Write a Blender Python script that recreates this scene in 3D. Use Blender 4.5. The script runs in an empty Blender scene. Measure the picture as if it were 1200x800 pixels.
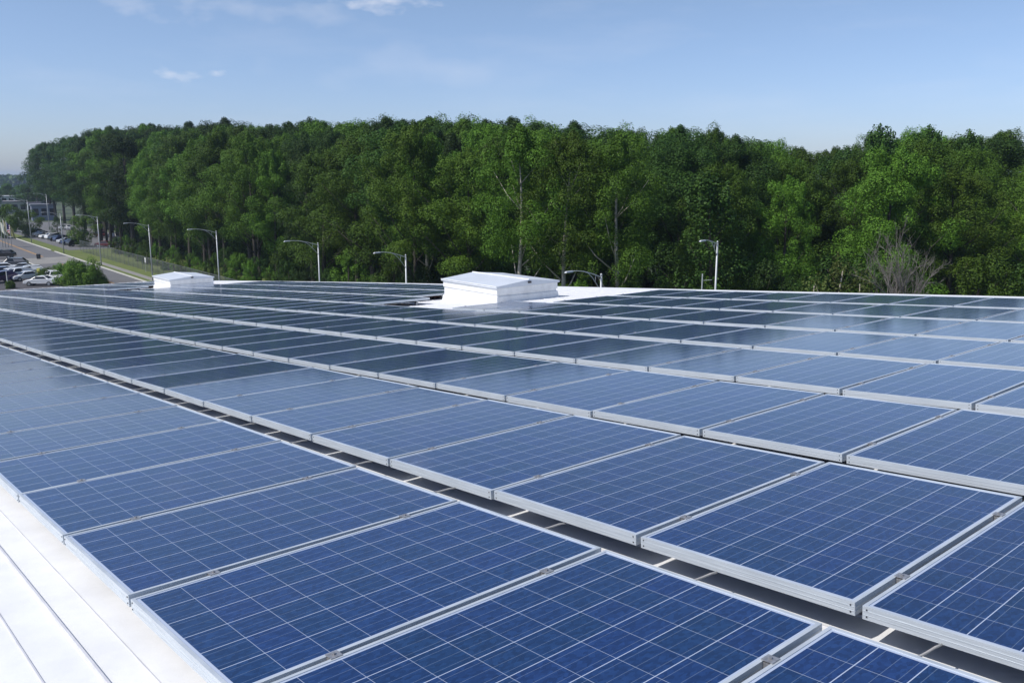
import bpy, math, random
import numpy as np
from mathutils import Vector, Matrix
R = math.radians
sc = bpy.context.scene
col = sc.collection

# ---------------------------------------------------------------- camera and frame geometry
CAMH = 16.0
FPX = 992.54                                     # focal length in pixels of a 1200 px wide frame
PITCH = R(11.00387)
cd = bpy.data.cameras.new('camera'); cam = bpy.data.objects.new('camera', cd); col.objects.link(cam)
cam.location = (0, 0, CAMH); cam.rotation_euler = (R(90) - PITCH, 0, 0)
cd.sensor_width = 36; cd.lens = FPX / 1200 * 36; cd.clip_start = 0.05; cd.clip_end = 20000
sc.camera = cam

def pix(P):
    c, s = math.cos(PITCH), math.sin(PITCH)
    x, y, z = P[0], P[1], P[2] - CAMH
    d = y * c - z * s
    if d < 0.1: return None
    return 600 + FPX * x / d, 400 - FPX * (y * s + z * c) / d

# ---------------------------------------------------------------- materials
def new_mat(name):
    m = bpy.data.materials.new(name); m.use_nodes = True
    nt = m.node_tree; b = nt.nodes['Principled BSDF']
    return m, nt, b
def nd(nt, t, **kw):
    n = nt.nodes.new(t)
    for k, v in kw.items():
        if k in n.inputs: n.inputs[k].default_value = v
        else: setattr(n, k, v)
    return n
def ramp(nt, stops):
    n = nt.nodes.new('ShaderNodeValToRGB'); e = n.color_ramp.elements
    while len(e) < len(stops): e.new(0.5)
    for i, (p, c) in enumerate(stops): e[i].position = p; e[i].color = (*c, 1)
    return n
def plain(name, c, rough=0.6, metal=0.0, var=0.0, scale=3.0, coat=0.0, bump=0.0):
    m, nt, b = new_mat(name)
    b.inputs['Base Color'].default_value = (*c, 1); b.inputs['Roughness'].default_value = rough
    b.inputs['Metallic'].default_value = metal
    if coat: b.inputs['Coat Weight'].default_value = coat
    if var or bump:
        tc = nd(nt, 'ShaderNodeTexCoord'); no = nd(nt, 'ShaderNodeTexNoise', Scale=scale, Detail=6.0, Roughness=0.6)
        nt.links.new(tc.outputs['Object'], no.inputs['Vector'])
        r = ramp(nt, [(0.3, tuple(max(0, x * (1 - var)) for x in c)), (0.7, tuple(min(1, x * (1 + var)) for x in c))])
        nt.links.new(no.outputs['Fac'], r.inputs['Fac']); nt.links.new(r.outputs['Color'], b.inputs['Base Color'])
        if bump:
            bp = nd(nt, 'ShaderNodeBump', Strength=bump, Distance=0.01)
            nt.links.new(no.outputs['Fac'], bp.inputs['Height']); nt.links.new(bp.outputs['Normal'], b.inputs['Normal'])
    return m

def math_node(nt, op, a, b=None, clamp=False):
    n = nt.nodes.new('ShaderNodeMath'); n.operation = op; n.use_clamp = clamp
    for i, v in enumerate((a, b)):
        if v is None: continue
        if isinstance(v, (int, float)): n.inputs[i].default_value = v
        else: nt.links.new(v, n.inputs[i])
    return n.outputs[0]

PW, PL, FH = 1.001, 1.650, 0.050                # panel width, length, frame depth
PP = 1.029367387335991                           # pitch along a row
def solar_glass():
    m, nt, b = new_mat('polycrystalline_cells_under_glass')
    tc = nd(nt, 'ShaderNodeTexCoord'); sx = nd(nt, 'ShaderNodeSeparateXYZ')
    nt.links.new(tc.outputs['Object'], sx.inputs[0])
    cw, cl = (PW - 0.045) / 6, (PL - 0.055) / 10
    def cellf(out, off, c):
        t = math_node(nt, 'DIVIDE', math_node(nt, 'SUBTRACT', out, off), c)
        fr = math_node(nt, 'FRACT', t); fl = math_node(nt, 'FLOOR', t)
        d = math_node(nt, 'ABSOLUTE', math_node(nt, 'SUBTRACT', fr, 0.5))      # .5 at the cell's edge
        return fr, fl, math_node(nt, 'MULTIPLY', math_node(nt, 'SUBTRACT', 0.5, d), c)
    fx, ix, ex = cellf(sx.outputs[0], 0.0225, cw); fy, iy, ey = cellf(sx.outputs[1], 0.0275, cl)
    lx = math_node(nt, 'LESS_THAN', ex, 0.0018); ly = math_node(nt, 'LESS_THAN', ey, 0.0011)
    line = math_node(nt, 'MAXIMUM', lx, ly)
    # bus bars: three thin ribbons along the long side of each cell
    t3 = math_node(nt, 'FRACT', math_node(nt, 'MULTIPLY', fx, 3.0))
    bb = math_node(nt, 'LESS_THAN', math_node(nt, 'ABSOLUTE', math_node(nt, 'SUBTRACT', t3, 0.5)), 0.0017 / (cw / 3) * 0.5)
    # border of white backing sheet
    def outside(out, lo, hi):
        return math_node(nt, 'MAXIMUM', math_node(nt, 'LESS_THAN', out, lo), math_node(nt, 'GREATER_THAN', out, hi))
    bor = math_node(nt, 'MAXIMUM', outside(sx.outputs[0], 0.0225, PW - 0.0225), outside(sx.outputs[1], 0.0275, PL - 0.0275))
    white = math_node(nt, 'MAXIMUM', line, bor)
    # crystal grain
    oi = nd(nt, 'ShaderNodeObjectInfo')
    addv = nd(nt, 'ShaderNodeVectorMath', operation='ADD')
    rnd = math_node(nt, 'MULTIPLY', oi.outputs['Random'], 37.0)
    cb = nd(nt, 'ShaderNodeCombineXYZ'); nt.links.new(rnd, cb.inputs[0]); nt.links.new(rnd, cb.inputs[1])
    nt.links.new(tc.outputs['Object'], addv.inputs[0]); nt.links.new(cb.outputs[0], addv.inputs[1])
    mp = nd(nt, 'ShaderNodeMapping'); mp.inputs['Scale'].default_value = (1.0, 0.55, 1.0)
    nt.links.new(addv.outputs[0], mp.inputs['Vector'])
    vo = nd(nt, 'ShaderNodeTexVoronoi', Scale=85.0); nt.links.new(mp.outputs[0], vo.inputs['Vector'])
    r1 = ramp(nt, [(0.0, (0.0055, 0.024, 0.088)), (0.5, (0.0075, 0.031, 0.112)), (1.0, (0.0115, 0.043, 0.145))])
    nt.links.new(nd_sep(nt, vo.outputs['Color']), r1.inputs['Fac'])
    # every cell a touch different
    wn = nd(nt, 'ShaderNodeTexWhiteNoise', noise_dimensions='3D')
    c3 = nd(nt, 'ShaderNodeCombineXYZ'); nt.links.new(ix, c3.inputs[0]); nt.links.new(iy, c3.inputs[1]); nt.links.new(rnd, c3.inputs[2])
    nt.links.new(c3.outputs[0], wn.inputs['Vector'])
    hs = nd(nt, 'ShaderNodeHueSaturation')
    nt.links.new(math_node(nt, 'ADD', 0.494, math_node(nt, 'MULTIPLY', wn.outputs['Value'], 0.010)), hs.inputs['Hue'])
    nt.links.new(math_node(nt, 'ADD', math_node(nt, 'ADD', 0.84, math_node(nt, 'MULTIPLY', wn.outputs['Value'], 0.18)), math_node(nt, 'MULTIPLY', oi.outputs['Random'], 0.14)), hs.inputs['Value'])
    nt.links.new(r1.outputs['Color'], hs.inputs['Color'])
    mx = nd(nt, 'ShaderNodeMix', data_type='RGBA'); mx.inputs[7].default_value = (0.20, 0.26, 0.36, 1)
    nt.links.new(math_node(nt, 'MULTIPLY', bb, 0.55), mx.inputs[0]); nt.links.new(hs.outputs[0], mx.inputs[6])
    # cross gaps narrower and dimmer than long gaps
    mw = nd(nt, 'ShaderNodeMix', data_type='RGBA'); mw.inputs[7].default_value = (0.42, 0.48, 0.60, 1)
    lw = math_node(nt, 'MAXIMUM', math_node(nt, 'MAXIMUM', lx, math_node(nt, 'MULTIPLY', ly, 0.7)), bor)
    nt.links.new(lw, mw.inputs[0]); nt.links.new(mx.outputs[2], mw.inputs[6])
    nt.links.new(mw.outputs[2], b.inputs['Base Color'])
    # dust film: slightly uneven gloss
    nz = nd(nt, 'ShaderNodeTexNoise', Scale=2.3, Detail=5.0); nt.links.new(addv.outputs[0], nz.inputs['Vector'])
    rr = nd(nt, 'ShaderNodeMapRange'); rr.inputs[3].default_value = 0.06; rr.inputs[4].default_value = 0.12
    nt.links.new(nz.outputs['Fac'], rr.inputs[0]); nt.links.new(rr.outputs[0], b.inputs['Roughness'])
    b.inputs['IOR'].default_value = 1.43
    b.inputs['Sheen Weight'].default_value = 0.05; b.inputs['Sheen Roughness'].default_value = 0.45; b.inputs['Sheen Tint'].default_value = (0.85, 0.88, 0.9, 1)
    return m
def nd_sep(nt, colr):
    s = nd(nt, 'ShaderNodeSeparateColor'); nt.links.new(colr, s.inputs[0]); return s.outputs[0]

def alu():
    m, nt, b = new_mat('anodised_aluminium')
    b.inputs['Metallic'].default_value = 0.35; b.inputs['Roughness'].default_value = 0.42
    tc = nd(nt, 'ShaderNodeTexCoord'); mp = nd(nt, 'ShaderNodeMapping'); mp.inputs['Scale'].default_value = (2, 2, 160)
    nt.links.new(tc.outputs['Object'], mp.inputs['Vector'])
    no = nd(nt, 'ShaderNodeTexNoise', Scale=2.0, Detail=4.0); nt.links.new(mp.outputs[0], no.inputs['Vector'])
    r = ramp(nt, [(0.3, (0.50, 0.54, 0.57)), (0.7, (0.70, 0.74, 0.77))])
    nt.links.new(no.outputs['Fac'], r.inputs['Fac']); nt.links.new(r.outputs['Color'], b.inputs['Base Color'])
    return m

def leaf_mat(name, c1, c2, c3, trans=0.08):
    m, nt, b = new_mat(name)
    g = nd(nt, 'ShaderNodeNewGeometry'); oi = nd(nt, 'ShaderNodeObjectInfo')
    r = ramp(nt, [(0.0, c1), (0.5, c2), (1.0, c3)])
    f = math_node(nt, 'ADD', math_node(nt, 'MULTIPLY', g.outputs['Random Per Island'], 0.6), math_node(nt, 'MULTIPLY', oi.outputs['Random'], 0.4))
    nt.links.new(f, r.inputs['Fac'])
    hs = nd(nt, 'ShaderNodeHueSaturation')
    nt.links.new(math_node(nt, 'ADD', 0.488, math_node(nt, 'MULTIPLY', oi.outputs['Random'], 0.028)), hs.inputs['Hue'])
    nt.links.new(math_node(nt, 'ADD', 0.60, math_node(nt, 'MULTIPLY', oi.outputs['Random'], 0.46)), hs.inputs['Value'])
    nt.links.new(r.outputs['Color'], hs.inputs['Color'])
    nt.links.new(hs.outputs[0], b.inputs['Base Color'])
    b.inputs['Roughness'].default_value = 0.6; b.inputs['Specular IOR Level'].default_value = 0.18
    tr = nd(nt, 'ShaderNodeBsdfTranslucent'); nt.links.new(hs.outputs[0], tr.inputs['Color'])
    ms = nd(nt, 'ShaderNodeMixShader'); ms.inputs[0].default_value = trans
    out = nt.nodes['Material Output']
    nt.links.new(b.outputs[0], ms.inputs[1]); nt.links.new(tr.outputs[0], ms.inputs[2]); nt.links.new(ms.outputs[0], out.inputs['Surface'])
    return m

def ground_mat(name, stops, s1, s2, rough=0.95):
    m, nt, b = new_mat(name)
    tc = nd(nt, 'ShaderNodeTexCoord')
    n1 = nd(nt, 'ShaderNodeTexNoise', Scale=s1, Detail=8.0, Roughness=0.65); n2 = nd(nt, 'ShaderNodeTexNoise', Scale=s2, Detail=4.0)
    nt.links.new(tc.outputs['Object'], n1.inputs['Vector']); nt.links.new(tc.outputs['Object'], n2.inputs['Vector'])
    f = math_node(nt, 'ADD', math_node(nt, 'MULTIPLY', n1.outputs['Fac'], 0.6), math_node(nt, 'MULTIPLY', n2.outputs['Fac'], 0.4))
    r = ramp(nt, stops); nt.links.new(f, r.inputs['Fac']); nt.links.new(r.outputs['Color'], b.inputs['Base Color'])
    b.inputs['Roughness'].default_value = rough
    return m

M = {}
M['glass'] = solar_glass()
M['alu'] = alu()
M['clamp'] = plain('clamp_metal', (0.38, 0.38, 0.39), 0.45, 0.6, 0.3, 60)
M['rail'] = plain('rail_metal', (0.45, 0.46, 0.47), 0.5, 0.4, 0.15, 8)
M['white_plastic'] = plain('white_bracket_paint', (0.40, 0.39, 0.37), 0.5, 0, 0.08, 20)
M['roof'] = plain('white_roof_coating', (0.775, 0.78, 0.785), 0.6, 0, 0.07, 3.2, bump=0.4)
M['seam'] = plain('roof_seam', (0.58, 0.58, 0.61), 0.6, 0, 0.15, 6)
M['curb'] = plain('white_painted_metal', (0.79, 0.785, 0.77), 0.5, 0, 0.10, 5)
M['lid'] = plain('pale_translucent_lid', (0.62, 0.65, 0.69), 0.35, 0, 0.06, 2.5)
M['dark'] = plain('dark_metal', (0.03, 0.03, 0.035), 0.5)
M['rod'] = plain('dark_red_rod', (0.10, 0.035, 0.03), 0.7, 0, 0.4, 9)
M['wall'] = plain('building_wall', (0.42, 0.41, 0.39), 0.8, 0, 0.1, 0.6)
M['leaf'] = leaf_mat('leaf_green', (0.036, 0.080, 0.009), (0.082, 0.165, 0.015), (0.150, 0.265, 0.026))
M['leaf_dark'] = leaf_mat('leaf_dark_green', (0.018, 0.045, 0.010), (0.040, 0.088, 0.014), (0.078, 0.148, 0.021))
M['leaf_yellow'] = leaf_mat('leaf_yellow_green', (0.075, 0.110, 0.025), (0.110, 0.150, 0.035), (0.150, 0.180, 0.050))
M['leaf_fresh'] = leaf_mat('leaf_fresh_green', (0.055, 0.120, 0.011), (0.105, 0.200, 0.018), (0.165, 0.280, 0.030))
M['bark'] = plain('bark', (0.050, 0.042, 0.034), 0.9, 0, 0.4, 5, bump=0.6)
M['bark_pale'] = plain('pale_bark', (0.42, 0.38, 0.32), 0.9, 0, 0.35, 4, bump=0.6)
M['bark_grey'] = plain('grey_dead_wood', (0.165, 0.150, 0.138), 0.9, 0, 0.3, 6)
M['grass'] = ground_mat('grass', [(0.3, (0.070, 0.105, 0.020)), (0.5, (0.110, 0.145, 0.030)), (0.7, (0.170, 0.170, 0.060))], 0.35, 4.0)
M['field'] = ground_mat('field', [(0.3, (0.035, 0.055, 0.025)), (0.6, (0.07, 0.09, 0.04)), (0.75, (0.14, 0.13, 0.10))], 0.012, 0.2)
M['asphalt'] = ground_mat('asphalt', [(0.3, (0.105, 0.105, 0.112)), (0.6, (0.150, 0.150, 0.158)), (0.8, (0.20, 0.20, 0.205))], 0.15, 6.0)
M['dark_asphalt'] = ground_mat('dark_asphalt', [(0.3, (0.05, 0.048, 0.055)), (0.7, (0.085, 0.08, 0.088))], 0.2, 6.0)
M['concrete'] = ground_mat('concrete', [(0.3, (0.20, 0.195, 0.185)), (0.7, (0.29, 0.28, 0.265))], 0.3, 5.0)
M['kerb'] = plain('kerb_concrete', (0.50, 0.49, 0.45), 0.9, 0, 0.1, 0.8)
M['yellow'] = plain('yellow_paint', (0.52, 0.28, 0.07), 0.8, 0, 0.15, 0.8)
M['white_paint'] = plain('white_paint', (0.7, 0.7, 0.68), 0.8, 0, 0.12, 0.8)
M['galv'] = plain('galvanised_steel', (0.50, 0.52, 0.54), 0.5, 0.3, 0.1, 2)
M['fence'] = plain('dull_fence_wire', (0.13, 0.14, 0.15), 0.7, 0.2)
M['tyre'] = plain('tyre_rubber', (0.02, 0.02, 0.022), 0.8)
M['rim'] = plain('wheel_rim', (0.45, 0.46, 0.48), 0.35, 0.7)
M['carglass'] = plain('car_window', (0.015, 0.018, 0.022), 0.06)
M['headlight'] = plain('lamp_glass', (0.7, 0.7, 0.72), 0.1)

# ---------------------------------------------------------------- mesh helpers
class MB:
    def __init__(s): s.v = []; s.f = []; s.m = []
    def quad(s, a, b, c, d, mi=0):
        n = len(s.v); s.v += [tuple(a), tuple(b), tuple(c), tuple(d)]; s.f.append((n, n+1, n+2, n+3)); s.m.append(mi)
    def tri(s, a, b, c, mi=0):
        n = len(s.v); s.v += [tuple(a), tuple(b), tuple(c)]; s.f.append((n, n+1, n+2)); s.m.append(mi)
    def hexa(s, p, mi=0):                       # p: 4 bottom points (ccw from above) and 4 top points
        n = len(s.v); s.v += [tuple(q) for q in p]
        for f in ((3, 2, 1, 0), (4, 5, 6, 7), (0, 1, 5, 4), (1, 2, 6, 5), (2, 3, 7, 6), (3, 0, 4, 7)):
            s.f.append(tuple(n + i for i in f)); s.m.append(mi)
    def box(s, x0, y0, z0, x1, y1, z1, mi=0):
        s.hexa([(x0, y0, z0), (x1, y0, z0), (x1, y1, z0), (x0, y1, z0), (x0, y0, z1), (x1, y0, z1), (x1, y1, z1), (x0, y1, z1)], mi)
    def tube(s, pts, rad, n=8, mi=0, cap=True):
        pts = [Vector(p) for p in pts]; base = len(s.v); k = len(pts)
        if not hasattr(rad, '__len__'): rad = [rad] * k
        for i, p in enumerate(pts):
            d = (pts[min(i+1, k-1)] - pts[max(i-1, 0)]).normalized()
            a = d.cross(Vector((0.31, 0.17, 0.93)) if abs(d.z) < 0.9 else Vector((1, 0.2, 0))).normalized(); b = d.cross(a)
            for j in range(n):
                t = 2 * math.pi * j / n
                s.v.append(tuple(p + (a * math.cos(t) + b * math.sin(t)) * rad[i]))
        for i in range(k - 1):
            for j in range(n):
                s.f.append((base + i*n + j, base + i*n + (j+1) % n, base + (i+1)*n + (j+1) % n, base + (i+1)*n + j)); s.m.append(mi)
        if cap:
            s.f.append(tuple(base + j for j in range(n))[::-1]); s.m.append(mi)
            s.f.append(tuple(base + (k-1)*n + j for j in range(n))); s.m.append(mi)
    def mesh(s, name, mats, smooth=False):
        me = bpy.data.meshes.new(name); me.from_pydata(s.v, [], s.f)
        for m in (mats if isinstance(mats, (list, tuple)) else [mats]): me.materials.append(m)
        me.polygons.foreach_set('material_index', s.m)
        if smooth: me.polygons.foreach_set('use_smooth', [True] * len(s.f))
        me.update(); return me
def link(name, me, parent=None, loc=None):
    o = bpy.data.objects.new(name, me); col.objects.link(o)
    if parent: o.parent = parent
    if loc is not None: o.location = loc
    return o
def empty(name, loc, rz=0):
    o = bpy.data.objects.new(name, None); col.objects.link(o); o.location = loc; o.rotation_euler = (0, 0, rz)
    o.empty_display_size = 0.3; return o
def tag(o, label=None, cat=None, group=None, kind=None):
    if label: o['label'] = label
    if cat: o['category'] = cat
    if group: o['group'] = group
    if kind: o['kind'] = kind
    return o
def copy_tree(o, parent=None):
    c = o.copy(); col.objects.link(c); c.parent = parent
    for ch in list(o.children): copy_tree(ch, c)
    return c
def bevel(o, w=0.01, seg=2):
    md = o.modifiers.new('bevel', 'BEVEL'); md.width = w; md.segments = seg; md.limit_method = 'ANGLE'; return o

ORD = ['zeroth', 'first', 'second', 'third', 'fourth', 'fifth', 'sixth', 'seventh', 'eighth', 'ninth', 'tenth', 'eleventh', 'twelfth', 'thirteenth',
       'fourteenth', 'fifteenth', 'sixteenth', 'seventeenth', 'eighteenth', 'nineteenth', 'twentieth', 'twenty-first', 'twenty-second', 'twenty-third',
       'twenty-fourth', 'twenty-fifth', 'twenty-sixth', 'twenty-seventh', 'twenty-eighth', 'twenty-ninth', 'thirtieth', 'thirty-first', 'thirty-second',
       'thirty-third', 'thirty-fourth', 'thirty-fifth', 'thirty-sixth', 'thirty-seventh', 'thirty-eighth', 'thirty-ninth', 'fortieth', 'forty-first',
       'forty-second', 'forty-third', 'forty-fourth', 'forty-fifth', 'forty-sixth']

# ---------------------------------------------------------------- roof plane (fitted to the photo)
az, sl, tl = -0.8540657667490348, 0.0807171880563642, -0.014415712045062702
U = Vector((math.cos(sl)*math.cos(az), math.cos(sl)*math.sin(az), math.sin(sl)))
Hh = Vector((-math.sin(az), math.cos(az), 0)); N0 = U.cross(Hh)
V = Hh * math.cos(tl) + N0 * math.sin(tl); NN = U.cross(V)
P0 = Vector((-1.5226394183322798, 3.1155307725004437, -1.639748957901772 + CAMH))
ROWH = [0, 1.8774, 3.72735, 5.6258, 7.47623, 9.34175, 11.18222, 13.00924]
UH = Vector((math.cos(az), math.sin(az), 0)); VH = Vector((-math.sin(az), math.cos(az), 0))
def surf(k, h, n=0.0):
    return P0 + U * (PP * k) + V * h + NN * (n - 0.0002 * min(k + 18, 0) ** 2)
def frame_at(k, h, n=0.0):                      # local frame whose x runs along a row
    o = surf(k, h, n); x = (surf(k + 1, h) - surf(k, h)).normalized(); z = x.cross(V).normalized(); y = z.cross(x)
    return Matrix(((x.x, y.x, z.x, o.x), (x.y, y.y, z.y, o.y), (x.z, y.z, z.z, o.z), (0, 0, 0, 1)))
ROOFN = -0.165
def roof_hit(px, py, n=ROOFN):
    a, b = (px - 600) / FPX, (400 - py) / FPX; c, s = math.cos(PITCH), math.sin(PITCH)
    D = Vector((a, c + b*s, -s + b*c)); O = Vector((0, 0, CAMH)); off = n
    for _ in range(30):
        t = ((P0 + NN * off - O).dot(NN)) / D.dot(NN); P = O + D * t; k = (P - P0).dot(U) / PP
        off = n - 0.0002 * min(k + 18, 0) ** 2
    return P, k, (P - P0).dot(V)

# ---------------------------------------------------------------- the building under the array
bld = empty('building', (0, 0, 0))
tag(bld, 'large building whose white metal roof carries the blue solar panels', 'building')
KL, KR, HF, HB = -49, 14, -8.0, 16.9
mb = MB()
ks = np.linspace(KL, KR, 64)
for i in range(len(ks) - 1):
    a, b = ks[i], ks[i+1]
    mb.quad(surf(a, HF, ROOFN), surf(b, HF, ROOFN), surf(b, HB, ROOFN), surf(a, HB, ROOFN))
for (h) in (HF, HB):                             # roof edge fascia
    for i in range(len(ks) - 1):
        a, b = surf(ks[i], h, ROOFN), surf(ks[i+1], h, ROOFN); dz = Vector((0, 0, -0.35))
        if h == HF: mb.quad(a + dz, b + dz, b, a)
        else: mb.quad(b + dz, a + dz, a, b)
roof = link('roof', mb.mesh('roof', M['roof']), bld)
mb = MB()                                        # seams run along the rows
seams = []
base_h = -0.187
while base_h > HF + 0.8: base_h -= 0.46
while base_h < HB - 0.6:
    for off, wd, ht in ((0.0, 0.008, 0.011), (0.138, 0.0028, 0.003), (-0.17, 0.0050, 0.005)):
        h = base_h + off
        for j in range(len(ks) - 1):
            a, b = ks[j], ks[j+1]
            p = [surf(a, h - wd, ROOFN + 0.0005), surf(b, h - wd, ROOFN + 0.0005), surf(b, h + wd, ROOFN + 0.0005), surf(a, h + wd, ROOFN + 0.0005)]
            q = [surf(a, h - wd*0.6, ROOFN + ht), surf(b, h - wd*0.6, ROOFN + ht), surf(b, h + wd*0.6, ROOFN + ht), surf(a, h + wd*0.6, ROOFN + ht)]
            mb.hexa(p + q)
    base_h += 0.46
link('seam', mb.mesh('seam', M['seam']), bld)
mb = MB()
for (k0, h0, k1, h1) in ((KL, HB, KR, HB), (KR, HB, KR, HF), (KR, HF, KL, HF), (KL, HF, KL, HB)):
    a, b = surf(k0 + (0.3 if k0 == KL else -0.3), h0 + (0.3 if h0 == HF else -0.3), ROOFN - 0.05), surf(k1 + (0.3 if k1 == KL else -0.3), h1 + (0.3 if h1 == HF else -0.3), ROOFN - 0.05)
    mb.quad(Vector((b.x, b.y, 0)), Vector((a.x, a.y, 0)), a, b)
link('wall', mb.mesh('wall', M['wall']), bld)

# ---------------------------------------------------------------- solar panels
def frame_mesh():
    m = MB(); w, l, f, t = PW, PL, 0.014, 0.035
    # top lip (mitred), outer sides, inner lip
    o = [(0, 0), (w, 0), (w, l), (0, l)]; i_ = [(f, f), (w - f, f), (w - f, l - f), (f, l - f)]
    for a in range(4):
        b = (a + 1) % 4
        m.quad((*o[a], 0), (*o[b], 0), (*i_[b], 0), (*i_[a], 0))
        m.quad((*i_[a], 0), (*i_[b], 0), (*i_[b], -0.003), (*i_[a], -0.003))
        m.quad((*o[a], -FH), (*o[b], -FH), (*o[b], 0), (*o[a], 0))
    t_ = [(t, t), (w - t, t), (w - t, l - t), (t, l - t)]
    for a in range(4):
        b = (a + 1) % 4
        m.quad((*o[b], -FH), (*o[a], -FH), (*t_[a], -FH), (*t_[b], -FH))
    # horizontal groove lines pressed in the front profile
    for z in (-0.017, -0.033):
        m.box(0.004, -0.0012, z - 0.001, w - 0.004, 0.0, z + 0.001)
        m.box(w, 0.004, z - 0.001, w + 0.0012, l - 0.004, z + 0.001)
    # screw holes at the corners
    for x in (0.016, w - 0.016):
        for z in (-0.012, -0.038): m.box(x - 0.0025, -0.0022, z - 0.0025, x + 0.0025, -0.0001, z + 0.0025, 1)
    return m.mesh('frame', [M['alu'], M['dark']])
def glass_mesh():
    m = MB(); f = 0.0135
    m.quad((f, f, -0.003), (PW - f, f, -0.003), (PW - f, PL - f, -0.003), (f, PL - f, -0.003))
    m.quad((f, PL - f, -0.009), (PW - f, PL - f, -0.009), (PW - f, f, -0.009), (f, f, -0.009))
    return m.mesh('glass', M['glass'])
def clamp_mesh():
    m = MB(); g = PP - PW
    m.box(-g + 0.002, -0.022, -0.03, -0.002, 0.022, -0.004)
    m.box(-g - 0.007, -0.022, 0.0008, 0.007, 0.022, 0.0038)
    m.tube([(-g/2, 0, 0.0038), (-g/2, 0, 0.0100)], 0.0065, 6)
    m.tube([(-g/2, 0, -0.05), (-g/2, 0, 0.0)], 0.004, 6)
    return m.mesh('clamp', M['clamp'])
FM, GM, CM = frame_mesh(), glass_mesh(), clamp_mesh()
random.seed(4)
ROWNAME = ['front row', 'second row', 'third row', 'fourth row', 'fifth row', 'sixth row', 'seventh row', 'back row']
def panel_at(k, r):
    if r == 5 and k in (-13, -12, -11): return False
    if r >= 6 and k in ((-14, -13, -12, -11, -10)): return False
    if r == 5 and k in (-33, -32, -31): return False
    if r >= 6 and k in (-35, -34, -33, -32, -31): return False
    return True
npan = 0
for r in range(8):
    cand = []
    for k in range(4, -42, -1):
        if not panel_at(k, r): continue
        ins = 0
        for a in np.linspace(0.02, 0.98, 7):
            for b_ in np.linspace(0.02, 0.98, 7):
                p = surf(k + a, ROWH[r] + b_ * PL); q = pix(p)
                if q and 0 <= q[0] <= 1200 and 0 <= q[1] <= 800: ins += 1
        cand.append((k, ins))
    vis = [k for k, n in cand if n > 0]
    extra = [k for k, n in cand if n == 0 and (vis[-1] - 2 <= k <= vis[0] + 1)]
    for k in vis + extra:
        root = bpy.data.objects.new('solar_panel', None); col.objects.link(root); root.empty_display_size = 0.1
        g = (PP - PW) / 2 / PP
        jm = Matrix.Rotation(random.gauss(0, R(0.16)), 4, 'X') @ Matrix.Rotation(random.gauss(0, R(0.16)), 4, 'Y')
        c = Matrix.Translation((PW/2, PL/2, random.gauss(0, 0.0006)))
        root.matrix_world = frame_at(k + g, ROWH[r]) @ c @ jm @ Matrix.Translation((-PW/2, -PL/2, 0))
        link('frame', FM, root); link('glass', GM, root)
        if k > -26:
            for y in (0.34, 1.31): link('clamp', CM, root, (0, y, 0))
        if k in vis:
            # count each run of the row from its right end
            run = 'right'; kk = vis
            if r >= 5:
                big = -10 if r == 5 else -9; sm = -30
                if k >= big: seg = [x for x in vis if x >= big]; where = 'from the right end of the'
                elif k >= sm: seg = [x for x in vis if sm <= x < big]; where = 'left of the large roof hatch, in the'
                else: seg = [x for x in vis if x < sm]; where = 'left of the small far roof hatch, in the'
            else: seg = vis; where = 'from the right edge, in the'
            i = seg.index(k) + 1
            adj = 'Blue' if r < 3 and k > -9 else ('Blue-grey' if k > -9 else 'Dark')
            pos = ORD[i] + ' ' + where + ' ' + ROWNAME[r]
            tag(root, '%s solar panel, %s' % (adj, pos), 'solar panel', 'solar panels laid out in rows on the roof')
        else:
            tag(root, 'Solar panel just outside the picture at the end of the ' + ROWNAME[r], 'solar panel', 'solar panels laid out in rows on the roof')
        npan += 1
print('panels', npan)
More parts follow.
